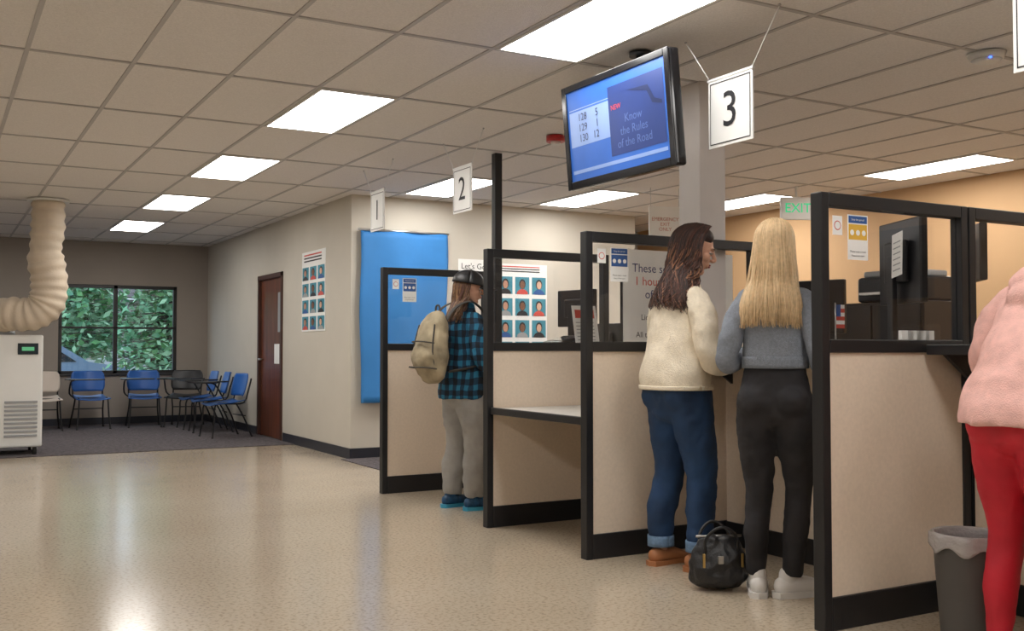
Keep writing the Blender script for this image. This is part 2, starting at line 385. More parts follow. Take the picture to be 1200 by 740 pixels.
# ---------------------------------------------------------------- partitions
PT=.06; PZ=1.79
def panel(y,x0,x1,notice=True):
    o=Ob('office_partition'); a=y-PT/2; b=y+PT/2
    o.box((x0,a,0),(x0+.045,b,PZ),m_blk,.004); o.box((x1-.045,a,0),(x1,b,PZ),m_blk,.004)
    o.box((x0+.045,a,PZ-.055),(x1-.045,b,PZ),m_blk,.004); o.box((x0+.045,a,1.13),(x1-.045,b,1.185),m_blk,.004)
    o.box((x0+.045,a,0),(x1-.045,b,.135),m_blk,.004)
    o.box((x0+.045,a+.012,.135),(x1-.045,b-.012,1.13),m_cream)
    o.box((x0+.045,y-.003,1.185),(x1-.045,y+.003,PZ-.055),m_glass)
    o.done()
    if notice:
        n=Ob('safety_notice'); F=frame((x0+.24,y-.0045,1.52),(1,0,0),(0,0,1))
        n.box((x0+.24-.06,y-.0045,1.52),(x0+.24+.06,y-.0035,1.71),m_paper)
        n.rect(F,-.055,.155,.055,.185,m_blue,.0005); n.rect(F,-.055,.085,.055,.15,m_yel if y<4 else m_blue,.0005)
        for k in range(2):
            for j in range(3): n.oval(F,-.035+.035*j,.115-.055*k,.012,.012,m_paper,.001)
        n.text(F,'Please wear a mask',.012,m_ink,0,.035); n.text(F,'Stop the spread',.012,m_paper,0,.17); n.text(F,'Keep 6 feet apart',.011,m_ink,0,.018)
        n.done()
        n=Ob('round_sticker'); F=frame((x0+.12,y-.0045,1.66),(1,0,0),(0,0,1))
        n.box((x0+.12-.028,y-.0045,1.62),(x0+.12+.028,y-.0035,1.70),m_paper); n.oval(F,0,0,.020,.020,m_redp,.0004); n.oval(F,0,0,.016,.016,m_paper,.0008); n.done()
PY=[3.03,4.68,5.82,7.57]
panel(PY[0],3.15,4.07); panel(PY[0],4.08,4.95,False)
panel(PY[1],3.10,4.35); panel(PY[2],3.10,4.05,False); panel(PY[3],3.10,4.05); panel(1.3,3.15,4.07)
CX=4.08
def counter(y0,y1):
    o=Ob('service_counter')
    o.box((CX,y0,.135),(CX+.04,y1,1.12),m_cream); o.box((CX-.01,y0,0),(CX+.05,y1,.135),m_blk,.004)
    o.box((3.78,y0,1.125),(4.5,y1,1.16),m_lam,.004); o.box((3.765,y0,1.12),(3.785,y1,1.165),m_blk,.004)
    for y in (y0+.04,y1-.06): o.prism([(CX,y,1.12),(3.82,y,1.12),(CX,y,.94)],(0,.02,0),m_blk)
    o.box((CX-.004,(y0+y1)/2-.01,.135),(CX+.004,(y0+y1)/2+.01,1.12),m_blk)
    o.box((4.5,y0,.72),(5.1,y1,.75),m_lam,.004)
    for y in (y0+.03,y1-.07): o.box((5.0,y,0),(5.06,y+.04,.72),m_blk); o.box((4.52,y,0),(4.56,y+.04,1.13),m_blk)
    o.done()
counter(1.34,2.99); counter(3.07,4.64); counter(5.86,7.53)
o=Ob('low_service_desk')
o.box((3.13,4.72,.735),(3.95,5.78,.765),m_lam,.004); o.box((3.115,4.72,.725),(3.135,5.78,.77),m_blk,.005)
o.box((3.91,4.72,0),(3.95,5.78,.735),m_cream); o.box((3.90,4.72,0),(3.955,5.78,.135),m_blk)
for y in (4.73,5.75): o.box((3.3,y,.70),(3.91,y+.02,.735),m_blk)
o.done()
o=Ob('power_pole'); o.box((3.98,7.3,1.16),(4.045,7.365,CEIL-.007),m_blk,.004); o.done()

# information board behind P2
m_navy=M('print_navy',(.04,.05,.16),.6,var=.02)
o=Ob('services_poster'); F=frame((4.12,5.72,1.15),(1,0,0),(0,0,1))
o.box((4.12,5.72,1.15),(5.1,5.73,1.83),m_paper,.001)
for k,(s,c) in enumerate((('These services end',m_navy),('1 hour before the',m_redp),('office closes:',m_navy))): o.text(F,s,.085,c,.40,.55-.09*k,.001)
for k,s in enumerate(('Applications for','Licenses and Enhanced','','All testing for Commercial','Personal and CDL')): o.text(F,s,.055,m_ink,.40,.27-.06*k,.001)
o.box((4.12,5.73,0),(4.16,5.76,1.83),m_blk); o.box((5.06,5.73,.0),(5.1,5.76,1.83),m_blk); o.done()

# monitors & counter stuff
m_scr=M('monitor_plastic_black',(.015,.015,.018),.35,var=.1)
def monitor(x,y,zc,w,h,rz,zb,name='computer_monitor'):
    o=Ob(name)   # local: screen faces +X, width along Y
    o.box((-.02,-w/2,-h/2),(.02,w/2,h/2),m_scr,.008); o.box((-.05,-w/4,-h/4),(-.02,w/4,h/4),m_scr,.012)
    o.box((.0201,-w/2+.02,-h/2+.02),(.0215,w/2-.02,h/2-.02),m_dg)
    o.box((-.07,-.03,zb-zc+.01),(-.045,.03,.03),m_scr,.004); o.box((-.16,-.12,zb-zc),(.1,.12,zb-zc+.015),m_scr,.005)
    o.done(mtx=Matrix.Translation((x,y,zc))@rot('Z',rz))
monitor(4.24,3.5,1.58,.44,.42,-24,1.161); monitor(4.32,4.2,1.38,.42,.3,15,1.161)
monitor(4.3,2.45,1.58,.5,.36,5,1.161); monitor(4.25,6.5,1.45,.4,.28,10,1.161)
monitor(4.8,6.9,1.2,.5,.3,0,.751); monitor(4.85,3.55,1.65,.45,.3,-40,.751)
o=Ob('storage_cabinet'); o.box((5.4,4.3,.02),(5.85,5.1,1.45),m_scr,.006); o.box((5.39,4.32,.05),(5.4,4.69,1.43),m_blk,.003); o.box((5.39,4.71,.05),(5.4,5.08,1.43),m_blk,.003)
for y in (4.66,4.72): o.box((5.38,y,.8),(5.39,y+.02,.95),m_steel)
o.done()
o=Ob('office_printer'); o.box((5.42,4.4,1.452),(5.82,4.85,1.62),m_scr,.02); o.box((5.45,4.43,1.62),(5.8,4.82,1.66),m_grey,.01); o.box((5.36,4.47,1.5),(5.43,4.78,1.515),m_paper); o.done()
o=Ob('clipped_document'); F=Matrix.Translation((4.10,3.42,1.5))@rot('Z',-22)@rot('Y',6)@frame((0,0,0),(0,-1,.15),(0,.15,1))
o.box((-.05,0,-.001),(.05,.22,.001),m_paper,0,F)
for k in range(6): o.rect(F,-.035,.03+k*.028,.035,.036+k*.028,m_grey,.002)
o.done()
o=Ob('brochure_holder')
for k in range(4): o.box((3.85+.06*k,3.16,1.166),(3.90+.06*k,3.24,1.25+.01*(k%2)),m_glass); o.box((3.855+.06*k,3.19,1.168),(3.895+.06*k,3.21,1.23),m_paper)
o.box((3.83,3.14,1.161),(4.1,3.26,1.166),m_grey); o.done()
o=Ob('desk_flag'); fx,fy=4.0,3.72; o.cyl((fx,fy,1.162),(fx,fy,1.38),.004,m_steel,8); o.cyl((fx,fy,1.161),(fx,fy,1.173),.03,m_blk)
for k in range(6): o.box((fx+.002,fy-.005,1.25+k*.02),(fx+.06,fy,1.27+k*.02),(m_redp,m_paper)[k%2])
o.box((fx+.002,fy-.007,1.31),(fx+.03,fy+.002,1.37),m_blue); o.done()
def keypad(x,y,z,rz):
    o=Ob('signature_pad'); mt=Matrix.Translation((x,y,z))@rot('Z',rz); m2=mt@rot('Y',-14)
    o.box((-.1,-.13,.03),(.1,.13,.055),m_scr,.008,m2); o.box((-.07,-.11,.055),(.07,.11,.057),m_dg,0,m2); o.box((-.06,-.06,0),(.08,.06,.03),m_scr,.004,mt); o.done()
keypad(3.98,6.25,1.165,0)
o=Ob('paper_stand')
mt=Matrix.Translation((4.0,5.98,1.163))@rot('X',-12)
o.box((-.11,0,.01),(.11,.004,.3),m_glass,0,mt); o.box((-.1,-.003,.012),(.1,0,.29),m_paper,0,mt); o.box((3.89,5.95,1.1615),(4.11,6.05,1.167),m_grey)
F=mt@frame((0,-.003,0),(1,0,0),(0,0,1)); o.rect(F,-.08,.2,.08,.26,m_redp,.001)
for k in range(6): o.rect(F,-.08,.04+.025*k,.07,.046+.025*k,m_grey,.001)
o.done()

# ---------------------------------------------------------------- column, TV, signs
m_col=M('column_paint',(.66,.62,.60),.7,bump=.08,bscale=120,var=.03)
o=Ob('trim_column'); o.box((3.97,4.735,0),(4.17,4.93,CEIL),m_col,.006); o.done()
tv=Ob('ceiling_television'); Ft=Matrix.Translation((3.13,4.42,2.335))@rot('Y',-5)@frame((0,0,0),(0,-1,0),(0,0,1))@Matrix.Scale(.97,4)
m_tvb=M('tv_bezel_gloss',(.01,.01,.012),.15,var=.1)
tv.box((-.5,-.3,-.07),(.5,.3,-.004),m_tvb,.012,Ft)
tv.box((-.5,-.3,-.004),(-.46,.3,.006),m_tvb,.003,Ft); tv.box((.46,-.3,-.004),(.5,.3,.006),m_tvb,.003,Ft)
tv.box((-.46,.262,-.004),(.46,.3,.006),m_tvb,.003,Ft); tv.box((-.46,-.3,-.004),(.46,-.255,.006),m_tvb,.003,Ft)
def SM(n,c,e): return M(n,c,.35,emis=e,var=.12,vscale=3)
e1=SM('screen_blue',(.02,.10,.40),.34); e2=SM('screen_pale',(.20,.30,.56),.24); e3=SM('screen_navy',(.015,.035,.15),.25); e4=SM('screen_red',(.5,.05,.05),.4); e5=SM('screen_dark',(.01,.02,.08),.1); e6=SM('screen_text',(.08,.13,.33),.22)
tv.rect(Ft,-.46,-.255,.46,.262,e1,-.003)
tv.rect(Ft,-.44,-.06,-.05,.14,e2,-.002); tv.rect(Ft,-.05,-.17,.44,.21,e3,-.0018)
tv.rect(Ft,-.44,.15,-.05,.155,e2,-.0018); tv.rect(Ft,-.44,-.215,.44,-.195,e2,-.0018)
tv.text(Ft,'128     5\n129     1\n130   12',.06,e5,-.25,.04,.0005)
tv.text(Ft,'Know\nthe Rules\nof the Road',.065,e6,.17,-.05,.0005); tv.text(Ft,'NEW',.04,e4,.02,.09,.0008)
tv.prism([Ft@V(p) for p in ((.12,.16,-.001),(.3,.12,-.001),(.34,.05,-.001),(.42,.03,-.001),(.42,.05,-.001),(.36,.07,-.001),(.31,.15,-.001))],Ft.to_3x3()@V((0,0,.0005)),e5)
tv.cyl((3.3,4.42,2.3),(3.3,4.42,CEIL-.008),.025,m_blk); tv.box((3.17,4.32,2.25),(3.33,4.52,2.45),m_blk,.005); tv.cyl((3.3,4.42,CEIL-.03),(3.3,4.42,CEIL-.007),.06,m_blk,24)
tv.done()
def sign(num,x,y,z,w,rz,sp=.18):
    o=Ob('hanging_number_sign'); mt=Matrix.Translation((x,y,z))@rot('Z',rz); F=mt@frame((-.004,0,0),(0,-1,0),(0,0,1)); h=.17
    o.box((-.004,-w/2,-h),(.004,w/2,h),m_paper,.001,mt); a=.015
    for x0,y0,x1,y1 in ((-w/2+a,-h+a,w/2-a,-h+a+.005),(-w/2+a,h-a-.005,w/2-a,h-a),(-w/2+a,-h+a,-w/2+a+.005,h-a),(w/2-a-.005,-h+a,w/2-a,h-a)): o.rect(F,x0,y0,x1,y1,m_ink,.002)
    o.text(F,num,.25,m_ink,0,0,.003)
    o.box((-.008,-w/2-.005,h-.002),(.008,w/2+.005,h+.012),m_white,.002,mt)
    for s in (-1,1):
        p0=mt@V((0,s*w/2*.97,h+.01)); p1=mt@V((0,s*(w/2+sp),0)); p1.z=CEIL-.008
        o.cyl(p0,p1,.003,m_white,6); o.ell(p1,(.008,.008,.006),m_steel,u=8,v=6); o.cyl(p0-V((0,0,.02)),p0+V((0,0,.01)),.005,m_steel,8)
    o.done()
sign('3',3.4,3.82,2.32,.32,0); sign('2',3.46,6.86,2.34,.31,0); sign('1',3.36,8.3,2.34,.31,0); sign('4',3.42,2.16,2.32,.32,0)

o=Ob('smoke_detector'); o.cyl((4.95,3.52,CEIL-.04),(4.95,3.52,CEIL-.006),.085,m_white,28,.1); o.cyl((4.95,3.52,CEIL-.055),(4.95,3.52,CEIL-.04),.05,m_white,24,.08); o.ell((4.9,3.46,CEIL-.045),(.008,.008,.005),M('led_blue',(.05,.15,1),.3,emis=4)); o.done()
o=Ob('fire_alarm_strobe'); m_red=M('alarm_red',(.5,.03,.03),.4,var=.05); o.cyl((4.06,6.5,CEIL-.05),(4.06,6.5,CEIL-.006),.07,m_red,24); o.cyl((4.06,6.5,CEIL-.075),(4.06,6.5,CEIL-.05),.03,m_white,20,.04); o.done()
o=Ob('exit_sign'); m_grn=M('exit_green',(.02,.45,.2),.5,emis=.8,var=.05); F=frame((7.38,7.33,2.52),(1,-.45,0),(0,0,1))
o.box((-.17,-.11,-.04),(.17,.11,0),m_white,.004,F); o.rect(F,-.155,-.095,.155,.095,m_paper,.001); o.text(F,'EXIT',.13,m_grn,0,0,.002,bold=.001); o.cyl((7.38,7.35,2.62),(7.38,7.35,CEIL-.007),.012,m_white); o.done()

# posters
skins=[M('print_skin_a',(.5,.27,.18),.7,var=.05),M('print_skin_b',(.2,.09,.05),.7,var=.05),M('print_skin_c',(.65,.42,.3),.7,var=.05)]
shirts=[m_ink,m_redp,m_blue,m_grey]; m_teal=M('print_teal',(.06,.27,.36),.7,var=.15)
def faces(name,F,w,h,cols,rows,head):
    o=Ob(name); o.box((0,0,0),(w,h,.006),m_paper,.001,F)
    cw=w/cols; ch=(h-head)/rows; k=0
    for r in range(rows):
        for c in range(cols):
            cx=cw*(c+.5); cy=h-head-ch*(r+.5); a=cw*.42; b=ch*.40
            o.rect(F,cx-a,cy-b,cx+a,cy+b,m_teal,.0075)
            o.oval(F,cx,cy-b,a*.8,b*.6,shirts[k%4],.009,0,180); o.oval(F,cx,cy+b*.18,a*.46,b*.58,m_ink,.0105); o.oval(F,cx,cy+b*.08,a*.34,b*.46,skins[k%3],.012)
            k+=1
    for j in range(3): o.rect(F,w*.1,h-head*.3-j*head*.22,w*.85,h-head*.2-j*head*.22,m_redp if j==0 else m_ink,.008)
    return o.done()
faces('id_photo_poster',frame((WX-.001,11.66,1.34),(0,-1,0),(0,0,1)),.82,.92,3,4,.16)
faces('id_photo_poster',frame((5.5,WY-.001,1.0),(1,0,0),(0,0,1)),.66,1.1,3,4,.12)
o=Ob('wall_notice'); F=frame((5.02,WY-.001,1.95),(1,0,0),(0,0,1)); o.box((0,0,0),(.4,.18,.004),m_paper,.001,F); o.text(F,"Let's Go!",.09,m_ink,.2,.1,.006); o.done()
o=Ob('blue_photo_backdrop'); 
o.sheet(lambda u,v:(3.86+1.0*u+.01*math.sin(v*9),WY-.05-.012*math.sin(u*12+v*3)-(.04*math.exp(-v*9)),.58+1.8*v),24,24,.004,m_sheet)
o.cyl((3.84,WY-.05,2.385),(4.88,WY-.05,2.385),.012,m_steel)
for x in (3.9,4.8): o.cyl((x,WY-.05,2.385),(x,WY-.002,2.385),.008,m_steel)
o.done()
o=Ob('emergency_exit_sign'); F=frame((6.34,8.1,2.18),(1,-.3,0),(0,0,1)); o.box((-.17,0,0),(.17,.38,.01),m_paper,.001,F)
o.text(F,'EMERGENCY\nEXIT\nONLY',.050,M('faded_red_print',(.55,.22,.18),.7,var=.05),0,.2,.0125); 
for s in (-.15,.15):
    p=F@V((s,.38,.005)); o.cyl(p,(p.x,p.y,CEIL-.007),.003,m_steel,6)
o.done()

# ---------------------------------------------------------------- AC unit and duct
o=Ob('portable_air_conditioner')
o.box((.35,12.1,.09),(1.05,12.75,1.29),m_white,.02)
o.box((.38,12.085,.75),(.62,12.1,1.2),M('ac_blue',(.05,.25,.5),.5,var=.05),.004)
for k in range(9): o.box((.68,12.088,.2+.045*k),(1.0,12.1,.225+.045*k),m_grey,.002)
o.box((.80,12.085,1.08),(1.0,12.1,1.2),m_dg,.003); o.box((.84,12.08,1.12),(.96,12.086,1.16),M('lcd_green',(.1,.4,.2),.5,emis=.5))
for k in range(5): o.box((1.05,12.2+.09*k,1.0),(1.058,12.25+.09*k,1.2),m_grey)
for x in (.42,.98):
    for y in (12.17,12.68): o.cyl((x-.02,y,.045),(x+.02,y,.045),.045,m_tire,20); o.box((x-.03,y-.02,.06),(x+.03,y+.02,.095),m_steel)
o.cyl((.6,12.35,1.28),(.6,12.35,1.33),.19,m_grey,28)
o.done()
o=Ob('flexible_air_duct'); pts=[V(p) for p in ((.6,12.35,1.335),(.6,12.3,1.42),(.7,12.15,1.51),(.92,12.03,1.51),(1.06,12.0,1.62),(1.09,12.0,1.85),(1.05,12.0,2.15),(1.07,12.0,2.45),(1.07,12.0,2.742))]
N=110; PP=[];RR=[]
for i in range(N+1):
    t=i/N*(len(pts)-1); p=crom(pts,t); PP.append(p); RR.append(.168+.010*math.sin(i*1.25)+.03*(noise.noise(p*6)))
o.tube(PP,RR,m_duct,28,1,cap=False); o.cyl((1.07,12,CEIL-.03),(1.07,12,CEIL-.007),.21,m_white,28); o.done()

# ---------------------------------------------------------------- chairs
def chair(x,y,rz,tablet=True,mat=m_chair):
    o=Ob('tablet_arm_chair' if tablet else 'stacking_chair'); mt=Matrix.Translation((x,y,.008))@rot('Z',rz)   # faces -Y locally
    o.sheet(lambda u,v:((u-.5)*.46*(1-.12*v),-.2+.42*v,.45-.02*math.sin(u*3.14)-.015*math.sin(v*3.14)+.02*v**3-.03*(1-v)**4),12,12,-.01,mat)
    o.sheet(lambda u,v:((u-.5)*.46*(1-.18*(2*abs(v-.5))**4),.21+.07*v+.05*(1-math.sin(u*3.14))*-1+.03,.52+.29*v),14,10,-.01,mat)
    for s in (-1,1):
        o.tube([(s*.22,-.22,0),(s*.2,-.19,.22),(s*.19,-.17,.42),(s*.19,.0,.43),(s*.2,.2,.44),(s*.2,.26,.6),(s*.19,.3,.74)],.011,m_blk,8,3)
        o.tube([(s*.23,.3,0),(s*.2,.2,.25),(s*.19,.1,.43)],.011,m_blk,8,3)
        o.cyl((s*.22,-.22,-.0),(s*.22,-.22,.02),.015,m_blk,10); o.cyl((s*.23,.3,-.0),(s*.23,.3,.02),.015,m_blk,10)
    o.cyl((-.19,.05,.43),(.19,.05,.43),.01,m_blk,8); o.cyl((-.2,.22,.27),(.2,.22,.27),.008,m_blk,8)
    if tablet:
        o.tube([(-.2,.12,.43),(-.27,.1,.5),(-.27,.0,.66),(-.25,-.1,.685)],.011,m_blk,8,3)
        o.prism([(-.32,.18,.69),(-.2,.16,.69),(-.16,-.05,.69),(.1,-.1,.69),(.12,-.32,.69),(-.28,-.36,.69),(-.33,-.2,.69)],(0,0,.016),m_blk)
    o.done(mtx=mt)
chair(1.98,15.6,4); chair(2.7,15.6,-6); chair(3.22,15.45,-25,True,m_scr); chair(1.36,15.55,0,False,M('chair_cream_plastic',(.6,.52,.45),.5,var=.05))
chair(3.28,13.35,-82); chair(3.3,14.25,-95); chair(3.3,14.95,-90)

# ---------------------------------------------------------------- bins, bag
o=Ob('waste_bin'); m_bin=M('bin_plastic',(.085,.08,.075),.6,var=.1); bx,by=3.46,2.56
def binf(u,v):
    a=u*2*math.pi; r=.105+.03*v; return (bx+r*math.cos(a),by+r*math.sin(a),.002+.43*v)
o.sheet(binf,32,8,.005,m_bin); o.cyl((bx,by,.002),(bx,by,.012),.104,m_bin,32)
m_liner=M('bin_liner',(.40,.38,.38),.25,bump=.8,bscale=40,var=.15)
def lin(u,v):
    a=u*2*math.pi; k=v*3
    if k<1: r=.125; z=.30+.14*k
    elif k<2: r=.125+.018*(k-1); z=.44+.006*math.sin((k-1)*3)
    else: r=.143+.004*math.sin(a*9); z=.44-(.055+.015*math.sin(a*7+1))*(k-2)
    return (bx+r*math.cos(a),by+r*math.sin(a),z)
o.sheet(lin,64,15,.002,m_liner); o.done()

m_lea=M('black_leather',(.012,.012,.014),.38,bump=.3,bscale=90,var=.2)
e=empty('handbag',(3.28,3.79,0),math.radians(-25),.92)
bm=bmesh.new(); tube_bm(bm,[(-.0,0,.035),(0,0,.1),(0,0,.19),(0,.0,.25)],[(.14,.085),(.155,.09),(.14,.07),(.12,.035)],seg=24,cap='end')
ell_bm(bm,(0,0,.05),(.145,.085,.047))
ell_bm(bm,(.05,-.05,.09),(.08,.05,.06)); remesh('bag_body',bm,.008,m_lea,e,3,.03,.07)
o=Ob('handles')
for s in (-.045,.045): o.tube([(-.08,s,.2),(-.085,s*1.4,.27),(-.03,s*2,.33),(.03,s*2,.325),(.08,s*1.4,.27),(.08,s,.2)],.008,m_lea,8,4)
for s in (-.1,.1): o.box((s-.006,-.09,.13),(s+.006,-.075,.2),M('brass',(.6,.42,.15),.3,metal=1,var=.05),.002)
o.cyl((-.12,0,.275),(.12,0,.275),.006,m_steel,8); o.box((-.03,-.1,.15),(-.0,-.085,.19),m_steel,.003)
o.done(e)

# ---------------------------------------------------------------- people
def hand(name,parent,wrist,d,nrm,side,curl,mat=None):
    """d: direction of fingers, nrm: palm normal direction (palm faces), side: +1 thumb along +s"""
    d=V(d).normalized(); nrm=V(nrm); nrm=(nrm-d*nrm.dot(d)).normalized(); s=d.cross(nrm)*side; w=V(wrist)
    bm=bmesh.new()
    tube_bm(bm,[w-d*.05,w,w+d*.04,w+d*.085],[(.024,.020),(.026,.018),(.038,.016),(.040,.013)],side=s,seg=16)
    for k,(off,L) in enumerate(((.030,.070),(.010,.078),(-.010,.072),(-.029,.056))):
        p=w+d*.082+s*off; dirn=(d+s*off*2.2).normalized(); pts=[p-d*.02,p]; a=0
        for q,fr_ in ((0,.45),(1,.31),(2,.24)):
            a+=math.radians(curl*(1,1.2,.8)[q]); v=dirn*math.cos(a)+nrm*math.sin(a); pts.append(pts[-1]+v*L*fr_)
        tube_bm(bm,pts,[.0095,.0095,.0088,.008,.0068],side=s,seg=10,sub=2)
    p=w+d*.025+s*.028; v=(d*.7+s*.7+nrm*.2).normalized(); v2=(d*.95+s*.25+nrm*.35).normalized()
    tube_bm(bm,[p-v*.015,p+v*.035,p+v*.035+v2*.03,p+v*.035+v2*.055],[.014,.0125,.0105,.008],side=nrm,seg=10,sub=2)
    return remesh(name,bm,.0035,mat or m_skin,parent,2)
def head(parent,Hm,skin,lips=m_lip):
    bm=bmesh.new()
    ell_bm(bm,(0,-.008,.022),(.074,.094,.096)); ell_bm(bm,(0,.022,-.03),(.060,.066,.078)); ell_bm(bm,(0,.058,-.088),(.024,.024,.019))
    tube_bm(bm,[(-.052,.0,-.045),(-.04,.045,-.08),(0,.066,-.092),(.04,.045,-.08),(.052,.0,-.045)],[.02,.018,.016,.018,.02],seg=12)
    tube_bm(bm,[(0,.083,.03),(0,.097,.007),(0,.110,-.013),(0,.101,-.024)],[(.007,.008),(.009,.01),(.012,.011),(.011,.008)],seg=12)
    ell_bm(bm,(.011,.098,-.021),(.008,.009,.007)); ell_bm(bm,(-.011,.098,-.021),(.008,.009,.007))
    ell_bm(bm,(0,.080,.034),(.048,.012,.010)); ell_bm(bm,(.034,.058,-.016),(.026,.024,.024)); ell_bm(bm,(-.034,.058,-.016),(.026,.024,.024))
    ell_bm(bm,(0,.083,-.05),(.026,.012,.018))
    for s in (-1,1): ell_bm(bm,(s*.076,-.004,-.004),(.008,.018,.031),rot('X',12)); 
    dn=Hm.to_3x3().normalized().inverted()@V((0,0,-1)); n0=V((0,-.012,-.05))
    tube_bm(bm,[n0+dn*.14+V((0,-.02,0)),n0+dn*.06+V((0,-.01,0)),n0],[(.06,.058),(.052,.052),(.05,.055)],seg=20)
    bm.transform(Hm); remesh('head',bm,.0042,skin,parent,2)
    o=Ob('face_features')
    o.ell((0,.0955,-.0455),(.021,.0065,.0042),lips); o.ell((0,.0945,-.055),(.018,.0075,.0052),lips)
    for s in (-1,1):
        o.ell((s*.030,.077,.010),(.0135,.0095,.0070),m_eye); o.ell((s*.030,.0838,.010),(.0055,.004,.0055),m_iris)
        o.tube([(s*.014,.086,.012),(s*.03,.0875,.0175),(s*.046,.077,.011)],[.002,.0030,.002],skin,6,3)
        o.tube([(s*.015,.0875,.0115),(s*.03,.0885,.0155),(s*.046,.078,.0095)],[.001,.0014,.001],m_iris,6,3)
        o.tube([(s*.012,.090,.031),(s*.03,.090,.0355),(s*.05,.077,.031)],[.0022,.0026,.0015],m_iris,6,3)
    o.bm.transform(Hm); o.done(parent)
def hairdo(parent,Hm,mats,n,L,wave,maxphi=125,spread=1.0,rad=.011,back=.0,seedv=1,topk=1.0,curlf=9,hl=None,body=None,vol=1.0,lv=.82,front=.03,base_y=-.034):
    """body: torso ring list [((x,y,z),(rx,ry)),...]; hanging hair is pushed outside it"""
    rnd=random.Random(seedv); dn=Hm.to_3x3().normalized().inverted()@V((0,0,-1))
    bm=bmesh.new(); ell_bm(bm,(0,base_y,.034),(.081*vol,.084,.094*topk)); 
    if front>.035: ell_bm(bm,(0,.012,.070),(.070,.062,.058))
    b0=V((0,-.06,.02)); tube_bm(bm,[b0,b0+dn*.08+V((0,-.012,0)),b0+dn*L*.6+V((0,-.015-back*.6,0))],[(.074*vol,.045),(.072*spread,.04),(.066*spread,.028)],seg=20)
    bm.transform(Hm); remesh('hair_base',bm,.007,mats[0],parent,3,.006,.03)
    def push(q,mar):
        if not body or q.z>body[-1][0][2]: return q
        for (a,ra),(b,rb) in zip(body,body[1:]):
            if a[2]<=q.z<=b[2]:
                t=(q.z-a[2])/(b[2]-a[2]); cy=a[1]*(1-t)+b[1]*t; rx=ra[0]*(1-t)+rb[0]*t+mar; ry=ra[1]*(1-t)+rb[1]*t+mar
                k=(q.x/rx)**2+((q.y-cy)/ry)**2
                if k<1:
                    s_=min(1/math.sqrt(max(k,1e-4)),4); q=V((q.x*(1+(s_-1)*.45),q.y,q.z))
                    w_=max(0,1-(q.x/rx)**2)**.5; sg=-1 if q.y<cy+.03 else 1
                    q=V((q.x,cy+sg*ry*w_,q.z)) if abs(q.y-cy)<ry*w_ else q
                return q
        return q
    cu=bpy.data.curves.new('hair_locks','CURVE'); cu.dimensions='3D'; cu.bevel_depth=rad; cu.bevel_resolution=1
    allm=list(mats)+list(hl or [])
    for m in allm: cu.materials.append(m)
    def lock(phi,el0,sc_,L0,cut,mi,rs):
        pts=[]; sc_*=vol
        for el in [el0-(el0+8)*k/6 for k in range(7)]:
            a=math.radians(el); ff=max(0,(el-10)/78)
            pts.append(V((.084*sc_*math.cos(a)*math.sin(phi),-.018-.102*sc_*math.cos(a)*math.cos(phi)+front*ff**1.5*(1 if abs(phi)>1.2 else .6+.4*abs(phi)/1.2),.03+.106*(1+(sc_-1)*.5)*topk*math.sin(a))))
        e_=pts[-1]; LL=L0*rnd.uniform(lv,1.04)*(1 if abs(phi)<1.6 else .92); ph=rnd.uniform(0,6.28); K=14; cf=curlf*rnd.uniform(.75,1.3); wv=wave*rnd.uniform(.4,1.3); dx=rnd.gauss(0,.008); dy=rnd.gauss(0,.008)
        for k in range(1,K+1):
            t=k/K
            p=e_+dn*(LL*t)
            p.x=p.x+e_.x*(spread-1)*t+wv*math.sin(ph+t*cf)*t**.5+dx*t; p.y+=-(e_.y*.25)*t-.02*t-back*t+wv*math.cos(ph+t*cf*.9)*t**.5+dy*t
            pts.append(p)
        mar=rnd.uniform(.004,.03)
        Q=[Hm@p for p in pts]; Q=Q[:7]+[push(q,mar) for q in Q[7:]]
        for _ in range(2): Q=Q[:1]+[(Q[i-1]+Q[i]*2+Q[i+1])/4 for i in range(1,len(Q)-1)]+Q[-1:]
        Q=Q[cut:]
        sp=cu.splines.new('POLY'); sp.points.add(len(Q)-1); sp.material_index=mi; sp.use_smooth=True
        for k,q in enumerate(Q):
            sp.points[k].co=(*q,1); t=k/(len(Q)-1); sp.points[k].radius=rs*(.45+.75*math.sin(min(1,t*1.6)*1.57)) * (1 if t<.7 else 1-.75*(t-.7)/.3)
    for i in range(n):
        phi=math.radians(rnd.uniform(-maxphi,maxphi)); el0=rnd.uniform(35,88) if i%3 else 88
        lock(phi,el0,rnd.uniform(.96,1.06),L,0,rnd.randrange(len(mats)),1)
    if hl:
        for i in range(n//5): lock(math.radians(rnd.uniform(-maxphi,maxphi)),88,rnd.uniform(1.04,1.08),L,7,len(mats)+rnd.randrange(len(hl)),.8)
    ob=bpy.data.objects.new('hair_locks',cu); sc.collection.objects.link(ob); ob.parent=parent
